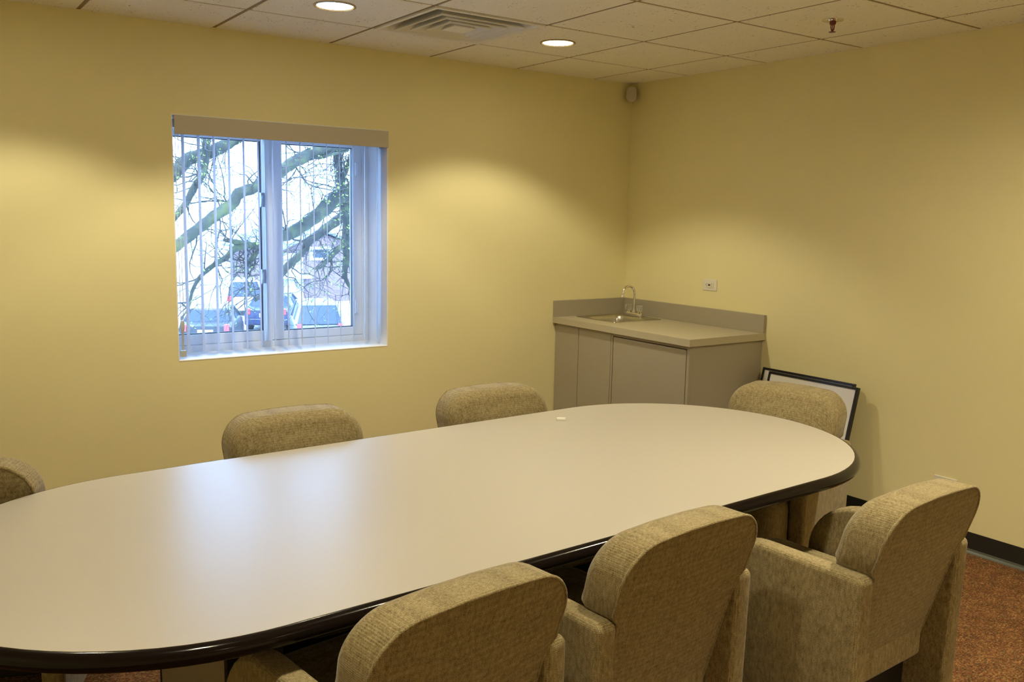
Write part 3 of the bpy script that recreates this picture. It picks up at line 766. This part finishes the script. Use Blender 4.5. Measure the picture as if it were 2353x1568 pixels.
def limb(pts, name='limb', ext=None):
    P = [(q(x, y, Y), r) for x, y, Y, r in pts]
    if ext: P = [(Vector(e[:3]) - TR, e[3]) for e in ext] + P
    # smooth by Catmull-Rom
    out = []; rad = []
    for i in range(len(P)-1):
        p0 = P[max(i-1, 0)][0]; p1, ra = P[i]; p2, rb = P[i+1]; p3 = P[min(i+2, len(P)-1)][0]
        for k in range(5):
            t = k/5; out.append(.5*((2*p1)+(-p0+p2)*t+(2*p0-5*p1+4*p2-p3)*t*t+(-p0+3*p1-3*p2+p3)*t*t*t)); rad.append((ra+(rb-ra)*t)*(1+.07*math.sin(i*3+k*1.7)))
    out.append(P[-1][0]); rad.append(P[-1][1])
    bm = NB(); tube(bm, out, rad, 10); obj(name, bm, bark_m, tree, smooth=True)
    return list(zip(out, rad))
LM = []
bm = NB(); tube(bm, [(0, 0, 0), (.02, .02, 1.2), (-.03, 0, 2.6), (.05, .05, 4.0), (0, .1, 5.4), (.1, .1, 7)], [.34, .25, .22, .20, .16, .10], 16); obj('trunk', bm, bark_m, tree, smooth=True)
LM.append(limb([(1250, 230, 3.2, .062), (1090, 255, 3.05, .06), (1000, 268, 3.0, .058), (930, 290, 2.95, .055), (850, 322, 2.9, .052), (760, 370, 2.8, .05), (690, 425, 2.7, .048), (600, 475, 2.6, .046), (560, 502, 2.55, .044), (470, 535, 2.5, .046), (430, 595, 2.5, .046), (330, 665, 2.45, .044), (240, 735, 2.4, .042), (110, 835, 2.35, .042), (-60, 940, 2.3, .03)], ext=[(1.3, 3.7, 1.9, .12), (.7, 3.5, 2.6, .08)]))
LM.append(limb([(700, 60, 3.7, .06), (560, 150, 3.6, .06), (470, 205, 3.5, .058), (400, 250, 3.45, .055), (330, 290, 3.4, .055), (250, 315, 3.35, .055), (170, 345, 3.3, .055), (95, 425, 3.2, .055), (-40, 560, 3.1, .04)], ext=[(1.3, 3.8, 3.2, .12), (.3, 3.8, 3.4, .07)]))
LM.append(limb([(300, 150, 2.9, .030), (285, 240, 2.9, .032), (280, 330, 2.9, .032), (262, 420, 2.85, .03), (215, 500, 2.8, .03), (170, 585, 2.8, .027), (110, 665, 2.7, .025), (20, 760, 2.6, .02)]))
LM.append(limb([(1300, 420, 3.5, .10), (1120, 520, 3.4, .088), (1020, 570, 3.3, .075), (930, 650, 3.2, .062), (850, 710, 3.15, .058), (760, 765, 3.1, .055), (690, 782, 3.0, .05), (640, 805, 3.0, .045), (600, 832, 2.9, .04), (540, 832, 2.9, .030), (450, 812, 2.8, .022), (380, 800, 2.8, .012)], ext=[(1.3, 3.75, .9, .16)]))
LM.append(limb([(520, 835, 2.85, .026), (450, 850, 2.8, .028), (400, 900, 2.8, .024), (340, 935, 2.7, .022), (255, 1005, 2.7, .018), (205, 1090, 2.6, .014), (185, 1180, 2.6, .010), (150, 1240, 2.6, .006)]))
LM.append(limb([(1300, 560, 4.4, .07), (1100, 650, 4.3, .06), (1010, 705, 4.2, .052), (930, 765, 4.1, .046), (870, 810, 4.0, .042), (840, 860, 4.0, .036), (800, 905, 3.9, .04), (740, 960, 3.9, .038), (690, 1030, 3.8, .034), (640, 1080, 3.8, .03), (560, 1150, 3.8, .014)], ext=[(1.35, 3.8, .3, .14)]))
LM.append(limb([(1110, 540, 3.5, .05), (1075, 610, 3.6, .055), (1092, 700, 3.8, .05), (1082, 800, 4.0, .045), (1088, 900, 4.1, .04), (1075, 1000, 4.2, .028), (1110, 1080, 4.2, .014)]))
LM.append(limb([(1085, 810, 4.0, .03), (1020, 870, 4.0, .03), (985, 910, 4.0, .025), (935, 955, 3.9, .02), (900, 965, 3.9, .01)]))
LM.append(limb([(1050, 230, 3.2, .03), (1030, 290, 3.3, .034), (1045, 400, 3.35, .03), (1050, 500, 3.35, .035), (1060, 550, 3.35, .03)]))
LM.append(limb([(1120, 280, 3.3, .02), (1095, 370, 3.3, .022), (1070, 440, 3.3, .024), (1055, 520, 3.3, .025)]))
LM.append(limb([(860, 325, 2.9, .016), (940, 330, 2.9, .014), (1000, 310, 2.9, .014), (1060, 300, 3.0, .012), (1110, 280, 3.0, .01)]))
LM.append(limb([(600, 850, 2.9, .018), (560, 885, 2.9, .018), (530, 930, 2.9, .02), (512, 980, 2.85, .018), (515, 1030, 2.85, .010), (545, 1090, 2.85, .006)]))
tw = NB(); bd = NB()
def twig(p, d, r, ln, depth):
    pts = [p.copy()]; rads = [r]; n = max(4, int(ln/.07))
    for i in range(n):
        d = (d + Vector((random.gauss(0, .42), random.gauss(0, .25), random.gauss(0, .42)-.05))).normalized()
        p = p + d*(ln/n); pts.append(p.copy()); rads.append(r*(1-.75*(i+1)/n))
        if depth and random.random() < .42:
            dd = (d + Vector((random.gauss(0, .8), random.gauss(0, .5), random.gauss(0, .8)))).normalized()
            twig(p.copy(), dd, rads[-1]*.75, ln*random.uniform(.35, .65), depth-1)
        if random.random() < .045:
            for _ in range(4):
                c = p + Vector((random.gauss(0, .018), random.gauss(0, .018), random.gauss(0, .018))); s = random.uniform(.006, .014)
                vs = [bd.verts.new(c+Vector((random.uniform(-s, s), random.uniform(-s, s), random.uniform(-s, s)))) for _ in range(4)]
                for tri in ((0, 1, 2), (0, 2, 3), (0, 1, 3), (1, 2, 3)): bd.faces.new([vs[i_] for i_ in tri])
    tube(tw, pts, rads, 4, cap=False)
for lm in LM:
    m = len(lm)
    for i, (p, r) in enumerate(lm):
        for _ in range(2):
            if random.random() < (.26 if r < .05 else .34):
                d = Vector((random.gauss(-.3, .7), random.gauss(0, .5), random.gauss(-.15, .9))).normalized()
                twig(p.copy(), d, random.uniform(.003, .008), random.uniform(.3, .85), 2)
obj('twigs', tw, twig_m, tree, kind='stuff'); obj('leaf_buds', bd, bud_m, tree, kind='stuff')
